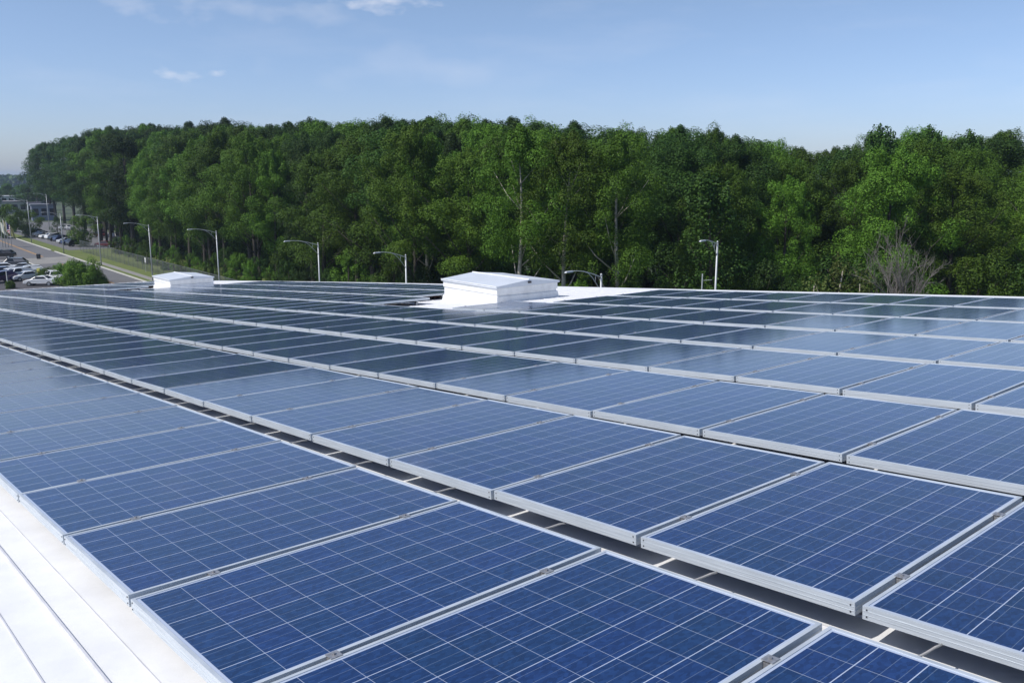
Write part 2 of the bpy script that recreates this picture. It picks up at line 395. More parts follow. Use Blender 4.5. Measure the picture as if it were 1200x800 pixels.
# rails below the panels
for r in range(8):
    segs = [(-43.2, 6)]
    if r == 5: segs = [(-43.2, -33), (-30, -13), (-10, 6)]
    if r >= 6: segs = [(-43.2, -35), (-30, -14), (-9, 6)]
    if r == 0: segs = [(-16, 5)]
    if r == 1: segs = [(-18, 5)]
    if r == 2: segs = [(-26, 5)]
    if r == 3: segs = [(-37, 5)]
    for si, (ka, kb) in enumerate(segs):
        if ka < -42: ka = -41.1
        rail = empty('mounting_rail', (0, 0, 0))
        reg = '' if len(segs) == 1 else [' left of the small hatch', ' between the two hatches', ' right of the large hatch'][si]
        tag(rail, 'grey metal rails under the panels of the ' + ROWNAME[r] + reg, 'mounting rail', 'rails under the solar panels')
        kk = list(np.linspace(ka + 0.05, kb - 0.05, max(2, int((kb - ka) / 3))))
        for hh in (0.34, 1.31):
            m = MB()
            for a, b in zip(kk[:-1], kk[1:]):
                h = ROWH[r] + hh
                p = [surf(a, h - 0.02, -0.105), surf(b, h - 0.02, -0.105), surf(b, h + 0.02, -0.105), surf(a, h + 0.02, -0.105)]
                q = [surf(a, h - 0.02, -0.0505), surf(b, h - 0.02, -0.0505), surf(b, h + 0.02, -0.0505), surf(a, h + 0.02, -0.0505)]
                m.hexa(p + q)
            link('beam', m.mesh('beam', M['rail']), rail)
        m = MB()                                  # feet on the roof seams
        kf = ka + 0.4
        while kf < kb:
            for hh in (0.34, 1.31):
                h = ROWH[r] + hh; dk = 0.03
                p = [surf(kf - dk, h - 0.03, ROOFN), surf(kf + dk, h - 0.03, ROOFN), surf(kf + dk, h + 0.03, ROOFN), surf(kf - dk, h + 0.03, ROOFN)]
                q = [x + NN * 0.0595 for x in p]
                m.hexa(p + q)
            kf += 1.5
        link('foot', m.mesh('foot', M['clamp']), rail)
        if r == 0:
            # white jumper brackets that cross the open gap behind the front row
            kb_ = 2.22
            n = 0
            while kb_ > -14 and n < 24:
                m = MB(); h0 = PL + 0.012
                pts = []
                for t in np.linspace(0, 1, 7):
                    pts.append(surf(kb_ + 0.03 + 0.03 * t, h0 - 0.02 + t * 0.235, -0.046 - 0.008 * t + 0.003 * math.sin(t * 9)))
                m.tube(pts, 0.0045, 6)
                link('bracket', m.mesh('bracket', M['white_plastic'], True), rail)
                kb_ -= 0.87; n += 1

# ---------------------------------------------------------------- roof hatches (low gabled boxes standing plumb on the sloping roof)
def hatch(P, Wd, Dp, zl, label, far=False):
    """P: left front corner on the roof; Wd along the rows, Dp across, zl: world z of the eave"""
    root = empty('roof_hatch', P, az)
    tag(root, label, 'roof hatch', 'white gabled hatches standing among the solar panels')
    zt = zl - P.z
    def zr(x, y):                                # roof height below a point of the box
        Q = P + UH * x + VH * y
        k = (Q - P0).dot(U) / PP; off = ROOFN - 0.0002 * min(k + 18, 0) ** 2
        num = (P0 + NN * off - Vector((Q.x, Q.y, 0))).dot(NN) / NN.z
        return num - P.z
    m = MB()                                      # curb, follows the roof
    def ring(o, z): return [(-o, -o), (Wd + o, -o), (Wd + o, Dp + o), (-o, Dp + o)]
    b0 = [(x, y, zr(x, y) - 0.02) for x, y in ring(0.0, 0)]; b1 = [(x, y, zt - 0.10) for x, y in ring(0.0, 0)]
    m.hexa(b0 + b1)
    link('curb', m.mesh('curb', M['curb']), root)
    m = MB()                                      # flared flashing skirt
    s0 = [(x, y, zr(x, y) - 0.02) for x, y in ring(0.055, 0)]; s1 = [(x, y, zr(x, y) + 0.16) for x, y in ring(0.03, 0)]
    m.hexa(s0 + s1); bevel(link('flashing', m.mesh('flashing', M['curb']), root), 0.015)
    m = MB()                                      # upper wall band with a small step
    m.hexa([(x, y, zt - 0.20) for x, y in ring(0.022, 0)] + [(x, y, zt - 0.055) for x, y in ring(0.022, 0)])
    bevel(link('frame', m.mesh('frame', M['curb']), root), 0.008)
    e, gz = 0.06, 0.095
    m = MB()                                      # low gable lid, ridge parallel to the rows
    x0, x1, y0, y1, ym = -e, Wd + e, -e, Dp + e, Dp / 2
    zb, ze = zt - 0.05, zt
    v = [(x0, y0, zb), (x1, y0, zb), (x1, y1, zb), (x0, y1, zb), (x0, y0, ze), (x1, y0, ze), (x1, y1, ze), (x0, y1, ze), (x0, ym, ze + gz), (x1, ym, ze + gz)]
    m.v = v; m.f = [(3, 2, 1, 0), (0, 1, 5, 4), (2, 3, 7, 6), (4, 5, 9, 8), (8, 9, 6, 7), (1, 2, 6, 9, 5), (3, 0, 4, 8, 7)]; m.m = [0] * 7
    bevel(link('lid', m.mesh('lid', M['lid']), root), 0.008)
    m = MB(); m.tube([(x0 - 0.002, ym, ze + gz + 0.004), (x1 + 0.002, ym, ze + gz + 0.004)], 0.014, 6)
    m.tube([(x0 + 0.01, y0 - 0.004, ze), (x1 - 0.01, y0 - 0.004, ze)], 0.010, 6)
    link('trim', m.mesh('trim', M['curb']), root)
    m = MB(); m.box(x1 + 0.001, ym - 0.045, ze + gz - 0.085, x1 + 0.03, ym + 0.045, ze + gz - 0.035)
    link('latch', m.mesh('latch', M['dark']), root)
    return root
Pb, kb, hb = roof_hit(521, 352.5)
print('big hatch', Pb, kb, hb, [round(roof_hit(0, y)[2], 3) for y in (598, 643, 722)], roof_hit(113, 800)[2], roof_hit(173, 800)[2], roof_hit(47,800)[2])
# choose width so that the near corner falls where it does
def solve_w(P, target, axis, z):
    lo, hi = 0.3, 5.0
    for _ in range(40):
        mid = (lo + hi) / 2; Q = P + axis * mid; Q = Vector((Q.x, Q.y, z))
        if pix(Q)[0] < target: lo = mid
        else: hi = mid
    return lo
def z_at(P, py):                                 # world z over point P that shows at image row py
    lo, hi = P.z, P.z + 5
    for _ in range(40):
        mid = (lo + hi) / 2
        if pix((P.x, P.y, mid))[1] > py: lo = mid
        else: hi = mid
    return lo
zl = z_at(Pb, 326.5); wb = solve_w(Pb, 582.5, UH, zl); Pn = Pb + UH * wb; db = solve_w(Pn, 652, VH, zl)
print('w,d,z', wb, db, zl - Pb.z)
hatch(Pb, wb, db, zl, 'Large white gabled roof hatch standing among the panels near the middle of the roof')
Ps, ks_, hs_ = roof_hit(181.5, 338.0)
zl = z_at(Ps, 323.0); ws = solve_w(Ps, 199.5, UH, zl); Pn = Ps + UH * ws; ds = solve_w(Pn, 249, VH, zl)
print('small', ks_, hs_, ws, ds, zl - Ps.z)
hatch(Ps, ws, ds, zl, 'Farther, smaller-looking white roof hatch at the left in front of the road')
# dark red-brown rods laid on the bare roof, left of each hatch
for (pa, pb, lab) in (((452, 351.5), (516, 347), 'dark red-brown rod lying on the white roof left of the large hatch'), ((146, 336.8), (179, 335.6), 'dark red-brown rod lying on the white roof left of the small hatch')):
    m = MB(); A = roof_hit(*pa, n=ROOFN + 0.05)[0]; B = roof_hit(*pb, n=ROOFN + 0.05)[0]
    m.tube([A + (B - A) * t for t in np.linspace(0, 1, 6)], 0.03, 8)
    o = link('rod', m.mesh('rod', M['rod'])); tag(o, lab, 'rod')

# ---------------------------------------------------------------- ground in road coordinates
RD = Vector((-0.62, 0.7846, 0)).normalized(); ND = Vector((RD.y, -RD.x, 0))
def W(s, w, z=0.0): p = RD * s + ND * w; return Vector((p.x, p.y, z))
RZ = math.atan2(RD.y, RD.x)
def at_px(px, w, z=0.0):                          # the point of the strip w that stands under image column px
    a = (px - 600) / FPX
    Y0 = w / (a * ND.x + ND.y)
    for _ in range(20):
        d = Y0 * math.cos(PITCH) - (z - CAMH) * math.sin(PITCH); X0 = a * d
        Y0 = (w - X0 * ND.x) / ND.y
    return Vector((X0, Y0, z))
def wood_pt(px, dd=0.0):
    """point of the wood edge (dd metres behind it) seen in image column px: runs along the road, then bends away from the building on the right"""
    a = (px - 600) / FPX
    yl = (46.5 + dd) / max(0.12, a * ND.x + ND.y)
    if px > 620: yl = (46.5 + dd) / (20 / FPX * ND.x + ND.y) - (px - 620) * 0.004
    p = at_px(px, 50); return Vector((a * (yl * math.cos(PITCH) + 6 * math.sin(PITCH)), yl, 0))
def sheet(name, pts, z, mat, label=None):
    m = MB(); n = len(pts); m.v = [(p.x, p.y, z) for p in pts]; m.f = [tuple(range(n))]; m.m = [0]
    o = link(name, m.mesh(name, mat)); 
    if o.data.polygons[0].normal.z < 0: o.data.flip_normals()
    return tag(o, kind='structure')
G = 4200
sheet('ground', [Vector((-G, -G, 0)), Vector((G, -G, 0)), Vector((G, G, 0)), Vector((-G, G, 0))], 0, M['field'])
sheet('grass', [W(20, 18), W(330, 18), W(330, 60), W(20, 60)], 0.02, M['grass'])
sheet('road', [W(-60, 27.6), W(420, 27.6), W(420, 36.2), W(-60, 36.2)], 0.028, M['asphalt'])
sheet('side_road', [W(190, -160), W(205, -160), W(205, 27.6), W(190, 27.6)], 0.028, M['asphalt'])
sheet('lot', [W(90, -70), W(183, -70), W(183, 25.2), W(90, 25.2)], 0.028, M['dark_asphalt'])
sheet('parking_lot', [W(208, 39.5), W(345, 39.5), W(345, 62), W(208, 62)], 0.028, M['asphalt'])
sheet('crossing', [W(178, 27.8), W(192, 27.8), W(192, 36.0), W(178, 36.0)], 0.034, M['concrete'])
sheet('forecourt', [W(184, 8), W(189.8, 8), W(189.8, 27.4), W(184, 27.4)], 0.034, M['concrete'])
def strip(name, s0, s1, w0, w1, z0, z1, mat):
    m = MB(); p = [W(s0, w0, z0), W(s0, w1, z0), W(s1, w1, z0), W(s1, w0, z0)]; q = [Vector((a.x, a.y, z1)) for a in p]
    m.hexa(p + q); return tag(link(name, m.mesh(name, mat)), kind='structure')
strip('kerb', -60, 206, 36.2, 36.5, 0.0, 0.15, M['kerb'])
strip('kerb', 210, 420, 36.2, 36.5, 0.0, 0.15, M['kerb'])
strip('kerb', -60, 188, 27.3, 27.6, 0.0, 0.15, M['kerb'])
strip('pavement', 60, 176, 37.6, 38.7, 0.0, 0.07, M['concrete'])
for (a, b) in ((-40, 176), (194, 400)):
    for w in (31.75, 32.05):
        m = MB(); m.quad(W(a, w - 0.07, 0.036), W(a, w + 0.07, 0.036), W(b, w + 0.07, 0.036), W(b, w - 0.07, 0.036))
        o = link('road_marking', m.mesh('road_marking', M['yellow']))
        if o.data.polygons[0].normal.z < 0: o.data.flip_normals()
        tag(o, kind='structure')
for i in range(13):
    m = MB(); s0 = 213 + i * 5.4; m.quad(W(s0, 41.2, 0.036), W(s0, 46.2, 0.036), W(s0 + 0.12, 46.2, 0.036), W(s0 + 0.12, 41.2, 0.036))
    o = link('road_marking', m.mesh('road_marking', M['white_paint']))
    if o.data.polygons[0].normal.z < 0: o.data.flip_normals()
    tag(o, kind='structure')

# ---------------------------------------------------------------- street lamps
def lamp_at(P, H, L, label, rise=0.55, cat='street lamp', dirv=None):
    d = -ND if dirv is None else dirv
    root = empty('street_lamp', P, math.atan2(d.y, d.x)); tag(root, label, cat, 'street lamps along the road behind the roof')
    m = MB(); m.tube([(0, 0, 0), (0, 0, H)], [0.11, 0.06], 10); m.tube([(0, 0, H - 0.02), (0, 0, H + 0.12)], [0.08, 0.05], 10)
    link('pole', m.mesh('pole', M['galv'], True), root)
    m = MB(); up = []; lo = []
    for t in np.linspace(0, 1, 10):
        up.append((L * t, 0, H - 0.12 + rise * math.sin(t * math.pi / 2 * 1.05)))
    m.tube(up, [0.04 - 0.015 * t for t in np.linspace(0, 1, 10)], 6)
    m.tube([(0.0, 0, H - 1.05)] + [(L * t, 0, H - 1.05 + (rise + 0.85) * math.sin(t / 0.62 * math.pi / 2)) for t in (0.15, 0.3, 0.45, 0.6)], 0.028, 6)
    for t in (0.2, 0.4): m.tube([(L*t, 0, H - 1.05 + (rise + 0.85) * math.sin(t / 0.62 * math.pi / 2)), (L*t, 0, H - 0.12 + rise * math.sin(t * math.pi / 2 * 1.05))], 0.018, 5)
    link('arm', m.mesh('arm', M['galv'], True), root)
    m = MB(); z = up[-1][2]
    m.hexa([(L - 0.1, -0.08, z - 0.07), (L + 0.55, -0.11, z - 0.08), (L + 0.55, 0.11, z - 0.08), (L - 0.1, 0.08, z - 0.07),
            (L - 0.1, -0.05, z + 0.05), (L + 0.45, -0.07, z + 0.03), (L + 0.45, 0.07, z + 0.03), (L - 0.1, 0.05, z + 0.05)])
    bevel(link('lamp_head', m.mesh('lamp_head', M['galv']), root), 0.03)
    return root
LMP = [(37, 'fourth street lamp from the left end of the road, beside the parked cars'),
       (75, 'street lamp on the grass verge between the two roadside trees'),
       (119, 'street lamp at the end of the fence, just left of the big bush'),
       (179.5, 'street lamp rising right behind the left end of the small roof hatch'),
       (259, 'street lamp just right of the small roof hatch'),
       (377.5, 'street lamp halfway between the two roof hatches'),
       (478.5, 'street lamp left of the large roof hatch')]
LMP[0] = (37, 'tall street lamp behind the flags, left of the parked cars')
LMP[2] = (119, 'street lamp on the verge in front of the fence, right of the big bush')
tops = {37: 234, 75: 249.5, 119: 253, 179.5: 262.5, 259: 270, 377.5: 284, 478.5: 298}
for px, lab in LMP:
    P = at_px(px, 36.95); Hh_ = CAMH - (tops[px] - 207) / FPX * P.y
    lamp_at(P, Hh_, 3.0 if px < 400 else 2.5, lab)
P = at_px(701, 36.95); lamp_at(P, CAMH - (321 - 207) / FPX * P.y, 2.5, 'street lamp of which only the arm and pole top show right of the large hatch')
P = at_px(59, 45.0); P = P * (262 / P.y); lamp_at(P, 10.6, 3.0, 'most distant street lamp, at the far end of the parking lot')
P = wood_pt(840, -6); lamp_at(P, CAMH - (282.5 - 207) / FPX * P.y, 1.5, 'slim lamp post with a short arm, standing alone at the right before the wood', rise=0.35)
P = wood_pt(824, -6.4); m = MB(); hz = CAMH - (319 - 207) / FPX * P.y
m.tube([(0, 0, 0), (0, 0, hz)], 0.05, 8); m.tube([(0, 0, hz - 0.5), (0.7, 0, hz - 0.45)], 0.02, 6)
o = link('pole', m.mesh('pole', M['galv']), None, P); tag(o, 'short grey pole with a crossbar beside the slim lamp post', 'pole')

# ---------------------------------------------------------------- chain link fence
def fence(s0, s1, w, h, label):
    root = empty('chain_link_fence', W(s0, w), RZ); tag(root, label, 'fence')
    L = s1 - s0; m = MB(); n = int(L / 3)
    for i in range(n + 1): m.tube([(L * i / n, 0, 0), (L * i / n, 0, h)], 0.03, 6)
    m.tube([(0, 0, h), (L, 0, h)], 0.03, 6)
    link('post', m.mesh('post', M['fence']), root)
    m = MB(); st = 0.16; t = 0.013
    x = -h
    while x < L:
        for sgn in (1, -1):
            a0, a1 = max(0, x), min(L, x + h)
            if a1 - a0 < 0.05: continue
            z0, z1 = a0 - x, a1 - x
            if sgn < 0: z0, z1 = h - z0, h - z1
            m.quad((a0, 0.002 * sgn, z0 - t), (a1, 0.002 * sgn, z1 - t), (a1, 0.002 * sgn, z1 + t), (a0, 0.002 * sgn, z0 + t))
        x += st
    link('mesh_panel', m.mesh('mesh_panel', M['fence']), root)
fence(60, 204, 41.0, 2.4, 'long grey chain-link fence between the roadside grass and the wood')

# ---------------------------------------------------------------- trees
rng = np.random.default_rng(7)
def leaves_mesh(name, centers, radii, per, lsize, mat, up_bias=0.35, flat=0.8, droop=0.0, ls_tall=True):
    vs = []
    C = []; Nn = []; S = []
    for c, r in zip(centers, radii):
        n = int(per * (r / 1.2) ** 1.6) + 8
        d = rng.normal(size=(n, 3)); d[:, 2] += up_bias * 0.8; d /= np.linalg.norm(d, axis=1)[:, None]
        rad = r * (1 - 0.42 * rng.random(n) ** 2.2) * (1 + 0.22 * np.sin(d[:, 0] * 5 + c[0]) * np.cos(d[:, 1] * 4 + c[1]))
        p = d * rad[:, None]; p[:, 2] *= (flat if r > 0.85 else 1.35 if ls_tall else flat)
        if droop: p[:, 2] -= droop * (p[:, 0] ** 2 + p[:, 1] ** 2)
        C.append(p + np.array(c)); nn = d * 1.0 + rng.normal(size=(n, 3)) * 0.42; nn[:, 2] += up_bias
        Nn.append(nn / np.linalg.norm(nn, axis=1)[:, None]); S.append(lsize * (0.55 + 0.9 * rng.random(n)))
    C = np.vstack(C); Nn = np.vstack(Nn); S = np.concatenate(S); n = len(C)
    t = rng.normal(size=(n, 3)); a = np.cross(Nn, t); a /= np.linalg.norm(a, axis=1)[:, None]; b = np.cross(Nn, a)
    a *= S[:, None] * 0.5; b *= S[:, None] * 0.36
    bend = Nn * (S[:, None] * 0.12)
    v = np.stack([C - a, C - b * 1.0 + bend, C + a, C + b * 1.0 + bend], axis=1).reshape(-1, 3)
    me = bpy.data.meshes.new(name)
    me.vertices.add(4 * n); me.vertices.foreach_set('co', v.ravel().astype('f4'))
    me.loops.add(4 * n); me.loops.foreach_set('vertex_index', np.arange(4 * n, dtype='i4'))
    me.polygons.add(n); me.polygons.foreach_set('loop_start', np.arange(0, 4 * n, 4, dtype='i4'))
    me.polygons.foreach_set('loop_total', np.full(n, 4, dtype='i4'))
    me.materials.append(mat); me.update(calc_edges=True); return me
def forest_tree(seed, H=22.0, base=0.30, rad=4.3, nb=82, per=820, ls=0.128, mat='leaf', trunkmat='bark', shape='oval', lean=0.4):
    global rng
    rng = np.random.default_rng(seed); rnd = random.Random(seed)
    tr = MB(); top = H * 0.86
    px_, py_ = rnd.uniform(0, 6), rnd.uniform(0, 6)
    def axis(t): return Vector((lean * math.sin(t * 3 + px_) * t, lean * math.sin(t * 2.3 + py_) * t, top * t))
    tr.tube([axis(t) for t in np.linspace(0, 1, 9)], [0.012 * H * (1 - t) ** 0.8 + 0.035 for t in np.linspace(0, 1, 9)], 8)
    cs, rs = [], []
    lobes = [(rnd.uniform(0, 6.28), rnd.uniform(0.8, 1.25)) for _ in range(3)]
    for i in range(nb):
        t = ((i + rnd.random()) / nb) ** 0.85
        z = H * (base + (1 - base) * t) - 1.0
        u = (z / H - base) / (1 - base)
        if shape == 'oval': prof = math.sin(min(1, max(0.0, u * 0.90 + 0.12)) * math.pi) ** 0.75
        elif shape == 'cone': prof = (1 - u) ** 0.8 + 0.08
        elif shape == 'broad': prof = math.sin(min(1, max(0.0, u * 0.72 + 0.24)) * math.pi) ** 0.7
        else: prof = 0.7
        a = rnd.uniform(0, 2 * math.pi); k = 1.0
        for la, lk in lobes: k *= 1 + (lk - 1) * math.cos(a - la)
        rr = rad * prof * k * math.sqrt(rnd.uniform(0.05, 1.0))
        r = rnd.choice((0.55, 0.75, 0.95, 1.15, 1.45)) * rnd.uniform(0.85, 1.1) * (0.70 + 0.38 * (1 - u)) * rad / 4.3
        ax = axis(min(1, z / top)); c = (ax.x + rr * math.cos(a), ax.y + rr * math.sin(a), z + rnd.uniform(-0.4, 0.4))
        cs.append(c); rs.append(r)
        if i % (8 if trunkmat == 'bark_pale' else 4) == 0:
            z0 = max(H * 0.14, z - rr * 0.9 - 0.8); q = axis(min(1, z0 / top)); e = Vector(c)
            mid = (q + e) / 2 + Vector((0, 0, -0.12 * rr)); rr0 = 0.004 * H * (1.1 - u * 0.6)
            tr.tube([q, mid, e], [rr0, rr0 * 0.65, 0.02], 5)
    for _ in range(12 if H > 12 else 3):            # leading shoots that make the top ragged
        a = rnd.uniform(0, 6.28); d = rnd.uniform(0, 0.55) * rad; top_ = axis(1)
        zz = H - 0.2 - d * 0.8 * rnd.uniform(0.5, 1.2)
        for q in range(5): cs.append((top_.x + d * math.cos(a) * (1 - 0.06 * q), top_.y + d * math.sin(a) * (1 - 0.06 * q), zz - q * 0.42)); rs.append((0.26 + 0.13 * q) * rad / 4.3)
    crown = leaves_mesh('crown', cs, rs, per, ls, M[mat])
    return tr.mesh('trunk', M[trunkmat], True), crown, H
VAR = {}
VAR['a'] = forest_tree(11, mat='leaf', base=0.36, rad=4.6, nb=84); VAR['b'] = forest_tree(12, mat='leaf', base=0.32, rad=5.4, nb=96, shape='broad')
VAR['c'] = forest_tree(13, mat='leaf_dark', base=0.36, rad=5.0, nb=84); VAR['d'] = forest_tree(14, mat='leaf_fresh', base=0.42, rad=4.2, shape='broad')
VAR['e'] = forest_tree(15, mat='leaf', base=0.40, rad=3.8, shape='broad'); VAR['f'] = forest_tree(16, mat='leaf_dark', base=0.3, rad=4.8, nb=84)
VAR['p'] = forest_tree(17, mat='leaf', trunkmat='bark_pale', base=0.48, rad=4.6, shape='broad', lean=0.8)
VAR['q'] = forest_tree(18, mat='leaf_fresh', trunkmat='bark_pale', base=0.48, rad=4.2, shape='broad', lean=0.5)
VAR['h'] = forest_tree(19, mat='leaf', base=0.45, rad=4.8, nb=84); VAR['i'] = forest_tree(20, mat='leaf_dark', base=0.42, rad=4.8, nb=84, shape='broad')
VAR['u'] = forest_tree(21, H=10, base=0.05, rad=2.9, nb=40, per=700, ls=0.145, mat='leaf', shape='broad')
VAR['v'] = forest_tree(22, H=10, base=0.05, rad=2.6, nb=38, per=700, ls=0.14, mat='leaf_fresh', shape='oval')
VAR['w'] = forest_tree(23, H=10, base=0.05, rad=3.0, nb=40, per=700, ls=0.145, mat='leaf_dark', shape='broad')
VAR['y'] = forest_tree(24, H=10, base=0.10, rad=2.6, nb=30, per=120, ls=0.20, mat='leaf_yellow', trunkmat='bark_pale', shape='broad')
VAR['n'] = forest_tree(25, H=16, base=0.10, rad=3.6, nb=60, per=200, ls=0.20, mat='leaf_dark', shape='cone')
VAR['s'] = forest_tree(26, H=8, base=0.16, rad=3.3, nb=46, per=560, ls=0.17, mat='leaf_fresh', shape='oval')
VAR['g'] = forest_tree(27, H=4.4, base=-0.05, rad=3.6, nb=70, per=900, ls=0.15, mat='leaf_fresh', shape='broad')
VAR['k'] = forest_tree(28, H=24, base=0.30, rad=5.0, nb=54, per=150, ls=0.28, mat='leaf_dark', shape='broad', lean=1.2)

def tree(kind, P, H, label, group=None, name='tree', cat='tree', wid=1.0, rnd=random):
    tm, cm, h0 = VAR[kind]
    root = empty(name, P, rnd.uniform(0, 6.28)); s = H / h0; root.scale = (s * wid, s * wid, s)
    link('trunk', tm, root); link('crown', cm, root); tag(root, label, cat, group)
    return root
SIL = [(20, 205), (32, 180), (60, 166), (100, 160), (140, 148), (170, 146), (200, 150), (240, 143), (262, 139), (300, 147), (330, 140), (380, 141), (420, 136), (450, 135), (500, 136),
       (540, 139), (570, 137), (600, 139), (640, 139), (680, 146), (700, 146), (760, 144), (800, 147), (830, 149), (870, 157), (900, 162), (925, 171), (960, 169), (990, 165), (1020, 156),
       (1060, 146), (1090, 149), (1130, 154), (1170, 152), (1250, 155)]
def sil(px): return float(np.interp(px, [a for a, b in SIL], [b for a, b in SIL]))
rt = random.Random(3)
front = []
KN = {'a': 'mid green', 'b': 'broad mid green', 'c': 'dark green', 'd': 'bright green high-crowned', 'e': 'slender green', 'f': 'dense dark green', 'p': 'pale-trunked', 'q': 'pale-trunked bright green', 'h': 'tall high-crowned green', 'i': 'tall high-crowned dark green'}
# special pale trunks first (pixel column, variant, w)
spec = {605: 'p', 664: 'q', 727: 'p', 487: 'd', 297: 'e'}
SP = {297: 'slender tree at the front of the wood, right of the small roof hatch', 487: 'high-crowned tree right behind the street lamp left of the large hatch',
      605: 'tree with a straight pale trunk rising right behind the large roof hatch', 664: 'tree with a slim pale trunk just right of the large roof hatch',
      727: 'tree with the thickest pale trunk, standing between the large hatch and the slim lamp post'}
for px, kd in spec.items():
    P = wood_pt(px, -1.2); H = CAMH + (207 - (sil(px) + rt.uniform(8, 18))) / FPX * P.y
    tree(kd, P, H, SP[px], 'trees of the wood behind the road', wid=1.0, rnd=rt); front.append(px)
# rows of the wood
def wood_row(dd, step, lo, hi, names, skip=None, mid=None, pmin=112):
    out = []; px = float(pmin)
    while px < 1275:
        P = wood_pt(px, dd); P1 = wood_pt(px + 4, dd)
        px += 4 * step * rt.uniform(0.82, 1.2) / max(0.05, (P1 - P).length)
        P = P + Vector((rt.uniform(-1, 1), rt.uniform(-1.8, 1.8), 0)); q = pix((P.x, P.y, 12))
        if skip and any(abs(q[0] - f) < 17 for f in skip): continue
        H = CAMH + (207 - (sil(q[0]) + rt.uniform(lo, hi))) / FPX * P.y
        nm = mid if (mid and 440 < q[0] < 760) else names
        out.append((q[0], P, max(H, 9), nm[rt.randrange(len(nm))]))
    out.sort(key=lambda t: t[0]); return out
rows = [('front edge of the wood', wood_row(1.5, 6.6, 12, 44, 'abcdeabf', skip=[605, 664, 727], mid='dephi')),
        ('second line of the wood', wood_row(9, 6.2, 5, 22, 'abchi', mid='hi')),
        ('third line of the wood', wood_row(17, 5.8, 0, 11, 'ahicb', mid='hi')),
        ('rearmost line of the wood', wood_row(25, 5.8, 0, 8, 'hiab', pmin=480))]
cnt = {}
for rn, lst in rows:
    for i, (px, P, H, kd) in enumerate(lst):
        if rn.startswith('front'):
            lab = '%s tree, %s from the left along the front edge of the wood' % (KN[kd], ORD[i + 1] if i + 1 < len(ORD) else str(i + 1) + 'th')
        else:
            lab = '%s tree, %s from the left in the %s' % (KN[kd], ORD[i + 1] if i + 1 < len(ORD) else str(i + 1) + 'th', rn)
        tree(kd, P, H, lab, 'trees of the wood behind the road', wid=rt.uniform(0.95, 1.45) if not rn.startswith('third') else 1.3, rnd=rt)
    print(rn, len(lst))
# left end of the wood, beyond the parking lot
le = [(112, 62, 'f'), (100, 60, 'c'), (88, 62, 'f'), (76, 62, 'c'), (66, 64, 'f'), (60, 63, 'c'), (56, 66, 'k'), (122, 58, 'c'), (132, 56, 'a')]
for i, (px, w, kd) in enumerate(sorted(le)):
    P = at_px(px, w); H = CAMH + (207 - (sil(px) + rt.uniform(0, 6))) / FPX * P.y
    lab = 'loose dark tree leaning out at the far left end of the wood' if kd == 'k' else 'tall dark tree, %s from the left end of the wood beyond the parking lot' % ORD[i + 1]
    tree(kd, P, H, lab, 'dark trees beyond the parking lot', wid=1.35, rnd=rt)
P = at_px(47, 70); tree('k', P, CAMH + (207 - 178) / FPX * P.y, 'ragged open-crowned tree, leftmost of the wood against the sky', 'dark trees beyond the parking lot', wid=0.95, rnd=rt)
# skyline spikes
for px, yt, lab in ((1028, 146, 'dark narrow tree poking out of the skyline above the bare grey tree'), (1120, 152, 'small dark treetop poking out of the skyline near the right edge'), (1072, 147, 'dark pointed tree behind the highest crowns at the right')):
    P = wood_pt(px, 14); tree('n', P, CAMH + (207 - yt) / FPX * P.y, lab, wid=0.75, rnd=rt)
P = wood_pt(838, -2.5); tree('n', P, CAMH + (207 - 206) / FPX * P.y + 0.5, 'feathery drooping evergreen behind the slim lone lamp post', wid=1.1, rnd=rt)
# undergrowth along the wood edge
us = []
px = 130.0
while px < 1230:
    P = wood_pt(px, rt.uniform(-3.2, -0.8)); P1 = wood_pt(px + 4, -2)
    q = px; px += 4 * rt.uniform(2.6, 4.2) / max(0.05, (P1 - wood_pt(px, -2)).length)
    if 1030 < q < 1112: continue
    us.append((q, P))
us.sort(key=lambda t: t[0])
for i, (px, P) in enumerate(us):
    H = rt.uniform(2.6, 4.8) if px < 250 else rt.uniform(4.0, 6.5) if px < 400 else rt.uniform(4.8, 8.6)
    if 500 < px < 620: H *= 0.72
    if px > 700: H = rt.uniform(7.5, 11.0)
    kd = 'uvwuw'[rt.randrange(5)]
    lab = '%s bushy young tree, %s from the left in the undergrowth before the wood' % ({'u': 'green', 'v': 'fresh green', 'w': 'dark green'}[kd], ORD[i + 1] if i + 1 < len(ORD) else '%dth' % (i + 1))
    tree(kd, P, H, lab, 'undergrowth along the edge of the wood', 'young_tree', 'young tree', wid=rt.uniform(0.9, 1.3), rnd=rt)
ui = []
for dd in (8.0, 18.0, 30.0):
    px = 150.0
    while px < 1260:
        P = wood_pt(px, dd + rt.uniform(-2, 2)); P1 = wood_pt(px + 4, dd); q = px
        px += 4 * rt.uniform(3.6, 5.2) / max(0.05, (P1 - wood_pt(q, dd)).length); ui.append((q, P, dd))
for dd, nm in ((8.0, 'just inside the wood'), (18.0, 'deeper inside the wood'), (30.0, 'at the back inside the wood')):
    for i, (px, P, d_) in enumerate([u for u in ui if u[2] == dd]):
        kd = 'wuw'[rt.randrange(3)]; n_ = i + 1
        tree(kd, P, rt.uniform(8, 11.5) if dd < 20 else rt.uniform(11, 14), '%s shaded understorey tree, %s from the left %s' % ({'u': 'green', 'w': 'dark green'}[kd], ORD[n_] if n_ < len(ORD) else '%dth' % n_, nm),
             'shaded trees inside the wood', 'young_tree', 'young tree', wid=rt.uniform(1.1, 1.5), rnd=rt)
print('under', len(us), len(ui))
